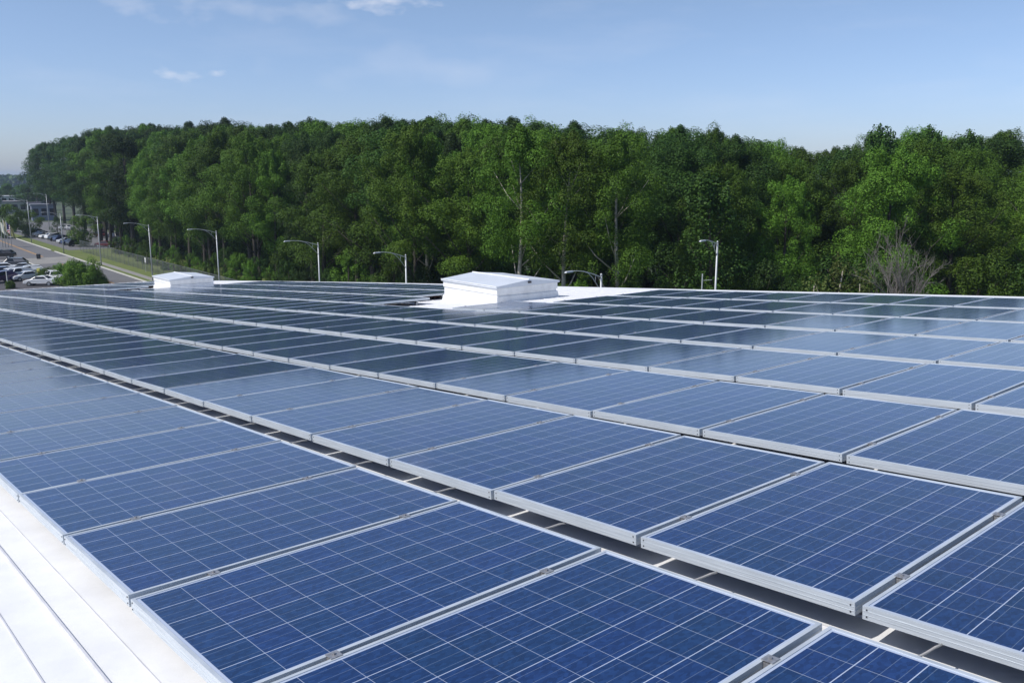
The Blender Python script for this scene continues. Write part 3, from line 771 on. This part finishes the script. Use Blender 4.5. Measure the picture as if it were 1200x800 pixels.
for px, H, lab in ((985, 10.6, 'loose yellow-green young tree left of the bare grey tree'), (955, 9.2, 'lower yellow-green bush below the dip in the treetops'), (1012, 9.4, 'yellow-green bush touching the bare grey tree')):
    P = wood_pt(px, -5.0); tree('y', P, H, lab, 'yellow-green bushes', 'young_tree', 'young tree', wid=1.0, rnd=rt)

# bare grey tree
def bare_tree(P, H, label):
    rn = random.Random(5); m = MB()
    def br(p, d, L, r, lv):
        pts = [p]; q = p
        for i in range(4):
            d = (d + Vector((rn.gauss(0, .16), rn.gauss(0, .16), rn.gauss(0.02, .10)))).normalized(); q = q + d * L / 4; pts.append(q)
        m.tube(pts, [r * (1 - 0.14 * i) for i in range(5)], 5 if lv else 7, cap=False)
        if lv < 3:
            for _ in range(6 if lv < 2 else 9):
                i = rn.randrange(1, 5); a = rn.uniform(0, 6.28); e = rn.uniform(0.35, 0.95)
                x = d.orthogonal().normalized(); y = d.cross(x)
                nd_ = (d * math.cos(e) + (x * math.cos(a) + y * math.sin(a)) * math.sin(e)); nd_.z += 0.25
                br(pts[i], nd_.normalized(), L * rn.uniform(0.36, 0.58), max(0.008, r * 0.5), lv + 1)
    for a, t, f in ((0.3, 0.05, 0.66), (2.2, 0.10, 0.58), (4.3, 0.09, 0.62), (5.4, 0.07, 0.70), (3.1, 0.15, 0.50), (1.2, 0.12, 0.55)):
        br(Vector((0.3 * math.cos(a), 0.3 * math.sin(a), 0)), Vector((math.cos(a) * t, math.sin(a) * t, 1)).normalized(), H * f, 0.10, 0)
    root = empty('bare_tree', P); tag(root, label, 'bare tree')
    link('branches', m.mesh('branches', M['bark_grey'], True), root); root.scale = (0.66, 0.66, 0.93)
P = wood_pt(1066, -5.0); bare_tree(P, 13.0, 'bare grey leafless tree at the right in front of the wood')

# roadside trees and bushes at the left
def at_g(px, py):
    a, b = (px - 600) / FPX, (400 - py) / FPX; c, s = math.cos(PITCH), math.sin(PITCH)
    D = Vector((a, c + b*s, -s + b*c)); t = -CAMH / D.z; return Vector((D.x*t, D.y*t, 0))
def hpx(P, y): return CAMH - (y - 207) / FPX * P.y
for (px, py, yt, kd, wid, lab, nm, cat) in (
    (33, 277, 243, 's', 1.15, 'round fresh green roadside tree left of the parked cars', 'tree', 'tree'),
    (5, 279, 236, 's', 1.1, 'green tree cut by the left edge, behind the flags', 'tree', 'tree'),
    (17, 272, 252, 's', 1.2, 'low dark roadside tree between the flags and the lamp', 'tree', 'tree'),
    (98, 289, 249, 's', 1.1, 'bright green roadside tree at the right end of the parked cars', 'tree', 'tree'),
    (68, 277, 252, 'w', 1.3, 'small dark tree behind the parked cars under the wood', 'tree', 'tree'),
    (97, 335, 302, 'g', 1.1, 'big fresh green bush beside the road at the roof edge', 'bush', 'bush'),
    (112, 331, 314, 'g', 0.9, 'lower green bush merging into the right of the big roadside bush', 'bush', 'bush'),
    (57, 329, 311, 'g', 0.95, 'dark green bush between the white cars and the big bush', 'bush', 'bush'),
    (45, 322, 312, 'g', 0.8, 'small low bush left of the dark green bush', 'bush', 'bush'),
    (76, 326, 306, 'g', 1.0, 'round green bush at the left shoulder of the big roadside bush', 'bush', 'bush'),
    (121, 333, 322, 'g', 0.8, 'low spreading bush at the right foot of the big roadside bush', 'bush', 'bush'),
    (12, 338, 327, 'g', 0.7, 'small green shrub at the bottom left in front of the white cars', 'bush', 'bush')):
    P = at_g(px, py); tree(kd, P, max(1.2, hpx(P, yt)), lab, None, nm, cat, wid=wid, rnd=rt)

# ---------------------------------------------------------------- cars
def car_parts(kind):
    if kind == 'sedan': L, Wd, prof = 4.6, 1.78, [(0, .35), (0.02, .72), (.35, .86), (1.05, .95), (1.75, 1.38), (2.2, 1.45), (2.95, 1.44), (3.75, 1.02), (4.45, .95), (4.58, .75), (4.6, .38)]
    else: L, Wd, prof = 4.7, 1.86, [(0, .40), (0.02, .85), (.3, 1.0), (1.05, 1.10), (1.6, 1.66), (2.1, 1.74), (3.9, 1.72), (4.5, 1.18), (4.66, 1.1), (4.7, .8), (4.7, .42)]
    sh = 1.0 if kind == 'sedan' else 1.14
    m = MB(); n = len(prof)
    def half(z): return Wd / 2 * (0.97 if z < sh else 0.97 - 0.24 * (z - sh) / 0.45)
    L_ = [(x - L/2, -half(z), z) for x, z in prof]; R_ = [(x - L/2, half(z), z) for x, z in prof]
    m.v = L_ + R_; m.f = [tuple(range(n)), tuple(range(2*n - 1, n - 1, -1))]; m.m = [0, 0]
    for i in range(n): j = (i + 1) % n; m.f.append((j, i, n + i, n + j)); m.m.append(0)
    body = m.mesh('body', M['white_paint'])
    w = MB(); z0, z1 = sh + 0.02, prof[5][1] - 0.06
    xa, xb, xc, xd = prof[3][0] + 0.22, prof[4][0] + 0.08, prof[6][0] - 0.02, prof[7][0] - 0.25
    for sg in (-1, 1):
        y0, y1 = sg * (half(z0) + 0.004), sg * (half(z1) + 0.004)
        q = [(xa - L/2, y0, z0), (xd - L/2, y0, z0), (xc - L/2, y1, z1), (xb - L/2, y1, z1)]
        w.quad(*(q if sg < 0 else q[::-1]))
    def slab(i, j, a, b):
        (x0, zz0), (x1, zz1) = prof[i], prof[j]
        p0 = (x0 + (x1 - x0) * a, zz0 + (zz1 - zz0) * a); p1 = (x0 + (x1 - x0) * b, zz0 + (zz1 - zz0) * b)
        nx, nz = -(p1[1] - p0[1]), (p1[0] - p0[0]); l = math.hypot(nx, nz); nx, nz = nx / l * 0.004, nz / l * 0.004
        h0, h1 = half(p0[1]) - 0.08, half(p1[1]) - 0.08
        w.quad((p0[0] - L/2 + nx, -h0, p0[1] + nz), (p1[0] - L/2 + nx, -h1, p1[1] + nz), (p1[0] - L/2 + nx, h1, p1[1] + nz), (p0[0] - L/2 + nx, h0, p0[1] + nz))
    slab(3, 4, 0.1, 0.93); slab(6, 7, 0.08, 0.85)
    win = w.mesh('window', M['carglass'])
    t = MB(); t.tube([(0, -0.11, 0), (0, 0.11, 0)], 0.33, 16); tyre = t.mesh('tyre', M['tyre'])
    t = MB(); t.tube([(0, -0.116, 0), (0, 0.116, 0)], 0.20, 12); rim = t.mesh('rim', M['rim'])
    t = MB(); t.box(-L/2 - 0.01, -0.16, 0.62, -L/2 + 0.12, 0.16, 0.74); hl = t.mesh('headlight', M['headlight'])
    return L, Wd, body, win, tyre, rim, hl
CARS = {k: car_parts(k) for k in ('sedan', 'suv')}
PAINT = {}
def paint(name, c):
    if name not in PAINT: PAINT[name] = plain('car_paint_' + name, c, 0.3, 0.1, coat=0.6)
    return PAINT[name]
PC = {'white': (0.78, 0.78, 0.78), 'silver': (0.45, 0.46, 0.48), 'black': (0.012, 0.012, 0.015), 'dark blue': (0.02, 0.03, 0.09), 'grey': (0.14, 0.14, 0.15), 'maroon': (0.10, 0.015, 0.02), 'purple': (0.05, 0.02, 0.09)}
def car(P, rz, kind, colr, label, group):
    L, Wd, body, win, tyre, rim, hl = CARS[kind]
    root = empty('parked_car', Vector((P.x, P.y, 0.03)), rz); tag(root, label, 'car', group)
    key = body.name + colr
    b = bpy.data.meshes.get(key)
    if not b: b = body.copy(); b.name = key; b.materials[0] = paint(colr, PC[colr])
    bo = bevel(link('body', b, root), 0.07, 2); link('window', win, root)
    for x in (-L * 0.31, L * 0.30):
        for y in (-Wd/2 + 0.10, Wd/2 - 0.10):
            wh = link('wheel', tyre, root, (x, y, 0.33)); link('rim', rim, wh)
    for y in (-Wd * 0.33, Wd * 0.33): link('headlight', hl, root, (0, y, 0))
lotrow = [('black', 'suv'), ('dark blue', 'sedan'), ('silver', 'sedan'), ('dark blue', 'suv'), ('black', 'sedan'), ('white', 'suv'), ('white', 'sedan'), ('grey', 'sedan'), ('white', 'sedan'), ('black', 'suv'), ('grey', 'suv'), ('silver', 'sedan')]
for i, (c, kd) in enumerate(lotrow):
    P = W(219.5 + i * 5.4, 43.6 + rt.uniform(-0.3, 0.3))
    car(P, math.atan2(-ND.y, -ND.x) + rt.uniform(-0.05, 0.05) + 0.25, kd, c, '%s %s, %s from the right in the row parked behind the grass' % (c.capitalize(), kd, ORD[i + 1]), 'cars parked in the row behind the grass')
for i, (s, w, c, kd) in enumerate(((262, 54, 'black', 'sedan'), (247, 55, 'maroon', 'suv'), (236, 56, 'black', 'suv'), (290, 55, 'silver', 'sedan'), (212, 48, 'maroon', 'sedan'), (222, 55, 'silver', 'suv'))):
    car(W(s, w), RZ + 0.2 * i, kd, c, '%s %s, %s from the back rank under the dark trees' % (c.capitalize(), kd, ORD[i + 1]), 'cars parked under the dark trees')
near = [(49, 334.5, 'white', 'sedan', 0.10, 'White sedan seen side-on at the roof edge, nearest of the parked cars'),
        (32, 328.5, 'white', 'sedan', 0.9, 'White sedan just behind the side-on white one'),
        (22, 326.5, 'white', 'suv', 1.0, 'White SUV in the middle of the white car cluster'),
        (12, 325, 'white', 'sedan', 1.1, 'White sedan at the left of the white car cluster'),
        (35, 323.5, 'white', 'suv', 0.6, 'White SUV at the back of the white car cluster'),
        (64, 330, 'white', 'suv', 2.3, 'White SUV half hidden right of the side-on sedan, nose out'),
        (27, 318, 'silver', 'sedan', 0.4, 'Silver sedan parked behind the white cars'),
        (2, 331, 'purple', 'suv', 1.3, 'Dark purple SUV cut by the left edge near the roof'),
        (5, 318, 'white', 'sedan', 0.5, 'White sedan at the left edge behind the cluster'),
        (3, 323, 'dark blue', 'sedan', 0.5, 'Dark blue sedan at the left edge between white cars'),
        (3, 303, 'black', 'suv', 0.2, 'Black SUV on the side road at the left edge'),
        (16, 313.5, 'grey', 'suv', 0.3, 'Grey SUV farther back in the lot before the side road')]
for px, py, c, kd, rz, lab in near:
    car(at_g(px, py), rz, kd, c, lab, 'cars parked in the lot at the left')

# ---------------------------------------------------------------- flags, banner, signs, bins
def flag_mat(name, kind):
    m, nt, b = new_mat(name); b.inputs['Roughness'].default_value = 0.8
    if kind == 'stripes':
        tc = nd(nt, 'ShaderNodeTexCoord'); sx = nd(nt, 'ShaderNodeSeparateXYZ'); nt.links.new(tc.outputs['Generated'], sx.inputs[0])
        f = math_node(nt, 'LESS_THAN', math_node(nt, 'FRACT', math_node(nt, 'MULTIPLY', sx.outputs[2], 6.5)), 0.5)
        mx = nd(nt, 'ShaderNodeMix', data_type='RGBA'); mx.inputs[6].default_value = (0.75, 0.72, 0.72, 1); mx.inputs[7].default_value = (0.5, 0.03, 0.05, 1)
        nt.links.new(f, mx.inputs[0])
        cn = math_node(nt, 'MULTIPLY', math_node(nt, 'GREATER_THAN', sx.outputs[2], 0.46), math_node(nt, 'LESS_THAN', sx.outputs[0], 0.42))
        m2 = nd(nt, 'ShaderNodeMix', data_type='RGBA'); m2.inputs[7].default_value = (0.02, 0.03, 0.15, 1)
        nt.links.new(cn, m2.inputs[0]); nt.links.new(mx.outputs[2], m2.inputs[6]); nt.links.new(m2.outputs[2], b.inputs['Base Color'])
    else: b.inputs['Base Color'].default_value = (*kind, 1)
    return m
for px, yt, knd, lab in ((3.5, 258, (0.72, 0.70, 0.58), 'flagpole with a limp cream white flag, leftmost of the flags'), (6.8, 256, (0.36, 0.33, 0.20), 'flagpole with a limp mustard flag beside the cream one'),
                         (10.2, 258, 'stripes', 'flagpole with the limp red and white striped flag'), (14, 262, (0.24, 0.24, 0.10), 'flagpole with a limp olive yellow flag, rightmost of the flags')):
    P = at_g(px, 290); H = hpx(P, yt); root = empty('flagpole', P); tag(root, lab, 'flagpole', 'flags beside the side road')
    m = MB(); m.tube([(0, 0, 0), (0, 0, H)], [0.07, 0.04], 8); m.tube([(0, 0, H), (0, 0, H + 0.12)], 0.08, 8)
    link('pole', m.mesh('pole', M['galv'], True), root)
    m = MB(); nx, nz = 8, 10; g = []
    for j in range(nz + 1):
        for i in range(nx + 1):
            t, u = i / nx, j / nz
            g.append((0.06 + t * (0.75 + 0.35 * (1 - u)), 0.16 * math.sin(t * 9 + u * 2) * t, H - 0.15 - 2.3 * (1 - u) - t * 0.9 + 0.05 * math.sin(t * 7)))
    m.v = g; m.f = [(j*(nx+1) + i, j*(nx+1) + i + 1, (j+1)*(nx+1) + i + 1, (j+1)*(nx+1) + i) for j in range(nz) for i in range(nx)]; m.m = [0] * len(m.f)
    fo = link('flag', m.mesh('flag', flag_mat('flag_cloth', knd), True), root)
    sd = fo.modifiers.new('thick', 'SOLIDIFY'); sd.thickness = 0.01
P = at_g(43.5, 325); root = empty('feather_banner', P); tag(root, 'tall yellow feather banner beside the dark green bush', 'banner')
m = MB(); H = hpx(P, 312); m.tube([(0, 0, 0), (0, 0, H * 0.8), (0.15, 0, H), (0.4, 0, H + 0.05)], 0.03, 6); link('pole', m.mesh('pole', M['galv']), root)
m = MB(); m.hexa([(0.03, -0.01, 0.7), (0.62, -0.01, 0.9), (0.62, 0.01, 0.9), (0.03, 0.01, 0.7), (0.03, -0.01, H * 0.92), (0.55, -0.01, H), (0.55, 0.01, H), (0.03, 0.01, H * 0.92)])
link('banner', m.mesh('banner', plain('yellow_banner', (0.62, 0.60, 0.16), 0.8)), root)
P = at_px(171, 40.2); root = empty('sign_post', P, RZ); tag(root, 'small white roadside sign in front of the fence', 'sign')
m = MB(); m.tube([(0, 0, 0), (0, 0, 2.3)], 0.03, 6); link('post', m.mesh('post', M['galv']), root)
m = MB(); m.box(-0.35, -0.05, 1.7, 0.35, -0.032, 2.5); link('sign_plate', m.mesh('sign_plate', M['white_paint']), root)
for i, (px, lab) in enumerate(((44.4, 'left of the two dark waste bins on the pale crossing'), (46.4, 'right of the two dark waste bins on the pale crossing'))):
    P = at_g(px, 303.5); root = empty('waste_bin', P); tag(root, lab, 'bin', 'waste bins on the crossing')
    m = MB(); m.tube([(0, 0, 0), (0, 0, 0.85)], [0.20, 0.25], 12); link('body', m.mesh('body', M['dark']), root)
    m = MB(); m.tube([(0, 0, 0.85), (0, 0, 0.95), (0, 0, 1.02)], [0.27, 0.25, 0.10], 12); link('lid', m.mesh('lid', M['dark']), root)
P = at_g(9.5, 338); m = MB(); m.tube([(0, 0, 0), (0, 0, hpx(P, 316))], [0.09, 0.07], 8); o = link('post', m.mesh('post', M['white_paint']), None, P); tag(o, 'slim white post at the left edge before the parked cars', 'post')

# ---------------------------------------------------------------- distant buildings
def building(P, rz, L, D, H, wallc, label, roofc=(0.3, 0.3, 0.3), storeys=1, nwin=8):
    root = empty('distant_building', P, rz); tag(root, label, 'building', 'low buildings in the distance')
    m = MB(); m.box(-L/2, -D/2, 0, L/2, D/2, H); link('wall', m.mesh('wall', plain('far_wall', wallc, 0.8, 0, 0.06, 0.2)), root)
    m = MB(); m.box(-L/2 - 0.3, -D/2 - 0.3, H, L/2 + 0.3, D/2 + 0.3, H + 0.5); link('roof', m.mesh('roof', plain('far_roof', roofc, 0.8)), root)
    sh = H / storeys
    for s in range(storeys):
        for i in range(nwin):
            x = -L/2 + L * (i + 0.5) / nwin; m = MB(); m.box(x - L/nwin*0.32, -D/2 - 0.05, s*sh + sh*0.35, x + L/nwin*0.32, -D/2 + 0.02, s*sh + sh*0.8)
            link('window', m.mesh('window', M['carglass']), root)
building(at_g(3, 247), 0.5, 11, 10, 6.6, (0.62, 0.62, 0.58), 'white flat-roofed building above the trees at the left edge', (0.6, 0.6, 0.6), 2, 4)
building(at_g(19, 250), 0.5, 9, 9, 5.0, (0.40, 0.40, 0.36), 'low pale beige building right of the white one', (0.30, 0.28, 0.28), 1, 3)
building(at_g(52, 258), 0.55, 8, 8, 5.5, (0.22, 0.24, 0.31), 'blue-grey low building beside the far street lamp', (0.20, 0.21, 0.25), 1, 3)
building(at_g(41, 251), 0.5, 5, 6, 4.6, (0.46, 0.46, 0.41), 'pale shed between the beige and the blue-grey building', (0.20, 0.18, 0.22), 1, 2)
building(at_g(1, 223), 0.5, 26, 20, 6, (0.6, 0.62, 0.64), 'long white warehouse far away under the horizon', (0.75, 0.75, 0.75), 1, 6)
building(at_g(19, 229), 0.5, 12, 12, 6, (0.34, 0.32, 0.36), 'grey building in the far haze before the horizon woods', (0.45, 0.45, 0.47), 1, 4)
building(at_g(34, 240), 0.55, 22, 14, 5, (0.20, 0.18, 0.22), 'long dark building in the middle distance at the left', (0.13, 0.12, 0.15), 1, 6)
# scattered far trees, one by one
for i in range(32):
    px, py = rt.uniform(-20, 66), rt.uniform(214, 258); P = at_g(px, py)
    tree('cfwa'[i % 4], P, rt.uniform(9, 14), 'dark tree among the distant buildings at the left', 'trees among the distant buildings', wid=1.7, rnd=rt)
# far wooded horizon as one mass
rng = np.random.default_rng(5); cs, rs = [], []
for i in range(1500):
    d = 1100 + 2600 * rng.random() ** 1.2; a = rng.uniform(-0.80, -0.36)
    cs.append((d * math.tan(a), d, 3 + rng.uniform(0, 7 + d * 0.0016))); rs.append(rng.uniform(9, 20))
o = link('far_woods', leaves_mesh('far_woods', cs, rs, 2.2, 8.0, M['leaf_dark'], flat=0.35)); tag(o, kind='stuff', cat='woods', label='flat far-off woods along the horizon at the left')

# ---------------------------------------------------------------- haze
m = MB(); m.box(-G - 40, -G - 40, -1.0, G + 40, G + 40, 36.0)
hz = bpy.data.materials.new('haze'); hz.use_nodes = True; nt = hz.node_tree
nt.nodes.remove(nt.nodes['Principled BSDF'])
pv = nt.nodes.new('ShaderNodeVolumePrincipled'); pv.inputs['Color'].default_value = (0.62, 0.78, 1.0, 1); pv.inputs['Density'].default_value = 0.00019
pv.inputs['Anisotropy'].default_value = 0.2
nt.links.new(pv.outputs[0], nt.nodes['Material Output'].inputs['Volume'])
HAZE = True
if HAZE:
    o = link('haze', m.mesh('haze', hz)); tag(o, kind='stuff', label='thin pale blue summer haze over the whole scene', cat='haze')

# ---------------------------------------------------------------- light
SUN_AZ = Vector((-VH.x, -VH.y, 0)).normalized()          # horizontal direction towards the sun: behind the camera, left
rot = Matrix.Rotation(R(-15), 3, 'Z'); SUN_AZ = rot @ SUN_AZ
EL = R(50)
sd = Vector((SUN_AZ.x * math.cos(EL), SUN_AZ.y * math.cos(EL), math.sin(EL)))
sl_ = bpy.data.lights.new('sun', 'SUN'); sl_.energy = 4.2; sl_.angle = R(0.53); sl_.color = (1.0, 0.955, 0.89)
so = bpy.data.objects.new('sun', sl_); col.objects.link(so); so.rotation_euler = sd.to_track_quat('Z', 'Y').to_euler()
so.location = (0, 0, 60)
w = bpy.data.worlds.new('World'); sc.world = w; w.use_nodes = True; nt = w.node_tree
bg = nt.nodes['Background']; bg.inputs['Strength'].default_value = 0.126
sky = nt.nodes.new('ShaderNodeTexSky'); sky.sky_type = 'NISHITA'; sky.sun_disc = False
sky.sun_elevation = EL; sky.sun_rotation = math.atan2(SUN_AZ.x, SUN_AZ.y)
sky.altitude = 0; sky.air_density = 1.0; sky.dust_density = 0.6; sky.ozone_density = 3.0
# thin cirrus and a few small puffs, laid out by direction in the sky
tc = nt.nodes.new('ShaderNodeTexCoord'); sp3 = nt.nodes.new('ShaderNodeSeparateXYZ'); nt.links.new(tc.outputs['Generated'], sp3.inputs[0])
mp = nt.nodes.new('ShaderNodeMapping'); mp.inputs['Scale'].default_value = (1.6, 1.6, 7.0); mp.inputs['Rotation'].default_value = (0, R(14), 0)
nt.links.new(tc.outputs['Generated'], mp.inputs['Vector'])
nz = nt.nodes.new('ShaderNodeTexNoise'); nz.inputs['Scale'].default_value = 2.6; nz.inputs['Detail'].default_value = 9; nz.inputs['Roughness'].default_value = 0.6
nt.links.new(mp.outputs[0], nz.inputs['Vector'])
mr = nt.nodes.new('ShaderNodeMapRange'); mr.inputs[1].default_value = 0.50; mr.inputs[2].default_value = 0.80; mr.inputs[4].default_value = 0.12
nt.links.new(nz.outputs['Fac'], mr.inputs[0])
def puff(direction, rx, rz, amount, fine):
    """soft cloud patch round a sky direction"""
    d = Vector(direction).normalized(); sub = nt.nodes.new('ShaderNodeVectorMath'); sub.operation = 'SUBTRACT'; sub.inputs[1].default_value = d
    nt.links.new(tc.outputs['Generated'], sub.inputs[0]); sc_ = nt.nodes.new('ShaderNodeVectorMath'); sc_.operation = 'MULTIPLY'
    sc_.inputs[1].default_value = (1 / rx, 1 / rx, 1 / rz); nt.links.new(sub.outputs[0], sc_.inputs[0])
    ln = nt.nodes.new('ShaderNodeVectorMath'); ln.operation = 'LENGTH'; nt.links.new(sc_.outputs[0], ln.inputs[0])
    n2 = nt.nodes.new('ShaderNodeTexNoise'); n2.inputs['Scale'].default_value = fine; n2.inputs['Detail'].default_value = 7
    m2 = nt.nodes.new('ShaderNodeMapping'); m2.inputs['Scale'].default_value = (1, 1, 2.2); nt.links.new(tc.outputs['Generated'], m2.inputs['Vector']); nt.links.new(m2.outputs[0], n2.inputs['Vector'])
    f = math_node(nt, 'SUBTRACT', 2.35, math_node(nt, 'ADD', ln.outputs['Value'], math_node(nt, 'MULTIPLY', n2.outputs['Fac'], 3.4)))
    return math_node(nt, 'MULTIPLY', math_node(nt, 'MULTIPLY', f, 1.0, True), amount)
def dirpx(px, py):
    a, b = (px - 600) / FPX, (400 - py) / FPX; c, s = math.cos(PITCH), math.sin(PITCH)
    return (a, c + b*s, -s + b*c)
tot = mr.outputs[0]
for (px, py, rx, rz, am, fi) in ((458, -5, 0.060, 0.025, 0.66, 24), (200, 87, 0.036, 0.011, 0.34, 42), (253, 85, 0.013, 0.008, 0.40, 50), (215, 10, 0.09, 0.024, 0.24, 24), (340, 12, 0.17, 0.018, 0.22, 16), (520, 80, 0.22, 0.035, 0.15, 9)):
    tot = math_node(nt, 'MAXIMUM', tot, puff(dirpx(px, py), rx, rz, am, fi))
mx = nt.nodes.new('ShaderNodeMix'); mx.data_type = 'RGBA'; mx.inputs[7].default_value = (7.2, 7.3, 7.9, 1)
tint = nt.nodes.new('ShaderNodeMix'); tint.data_type = 'RGBA'; tint.blend_type = 'MULTIPLY'; tint.inputs[0].default_value = 1.0
tr_ = ramp(nt, [(0.0, (0.78, 0.87, 1.20)), (0.06, (0.84, 0.89, 1.16)), (0.20, (0.99, 0.96, 1.03)), (1.0, (1.0, 1.0, 1.0))])
nt.links.new(sp3.outputs[2], tr_.inputs['Fac']); nt.links.new(tr_.outputs['Color'], tint.inputs[7])
nt.links.new(sky.outputs[0], tint.inputs[6])
nt.links.new(tot, mx.inputs[0]); nt.links.new(tint.outputs[2], mx.inputs[6]); nt.links.new(mx.outputs[2], bg.inputs['Color'])

sc.view_settings.view_transform = 'Standard'; sc.view_settings.look = 'None'; sc.view_settings.gamma = 1.0
sc.view_settings.exposure = 0.0
sc.render.resolution_x = 1024; sc.render.resolution_y = 682
sc.cycles.max_bounces = 6; sc.cycles.volume_bounces = 0
try: sc.cycles.volume_step_rate = 10
except Exception: pass
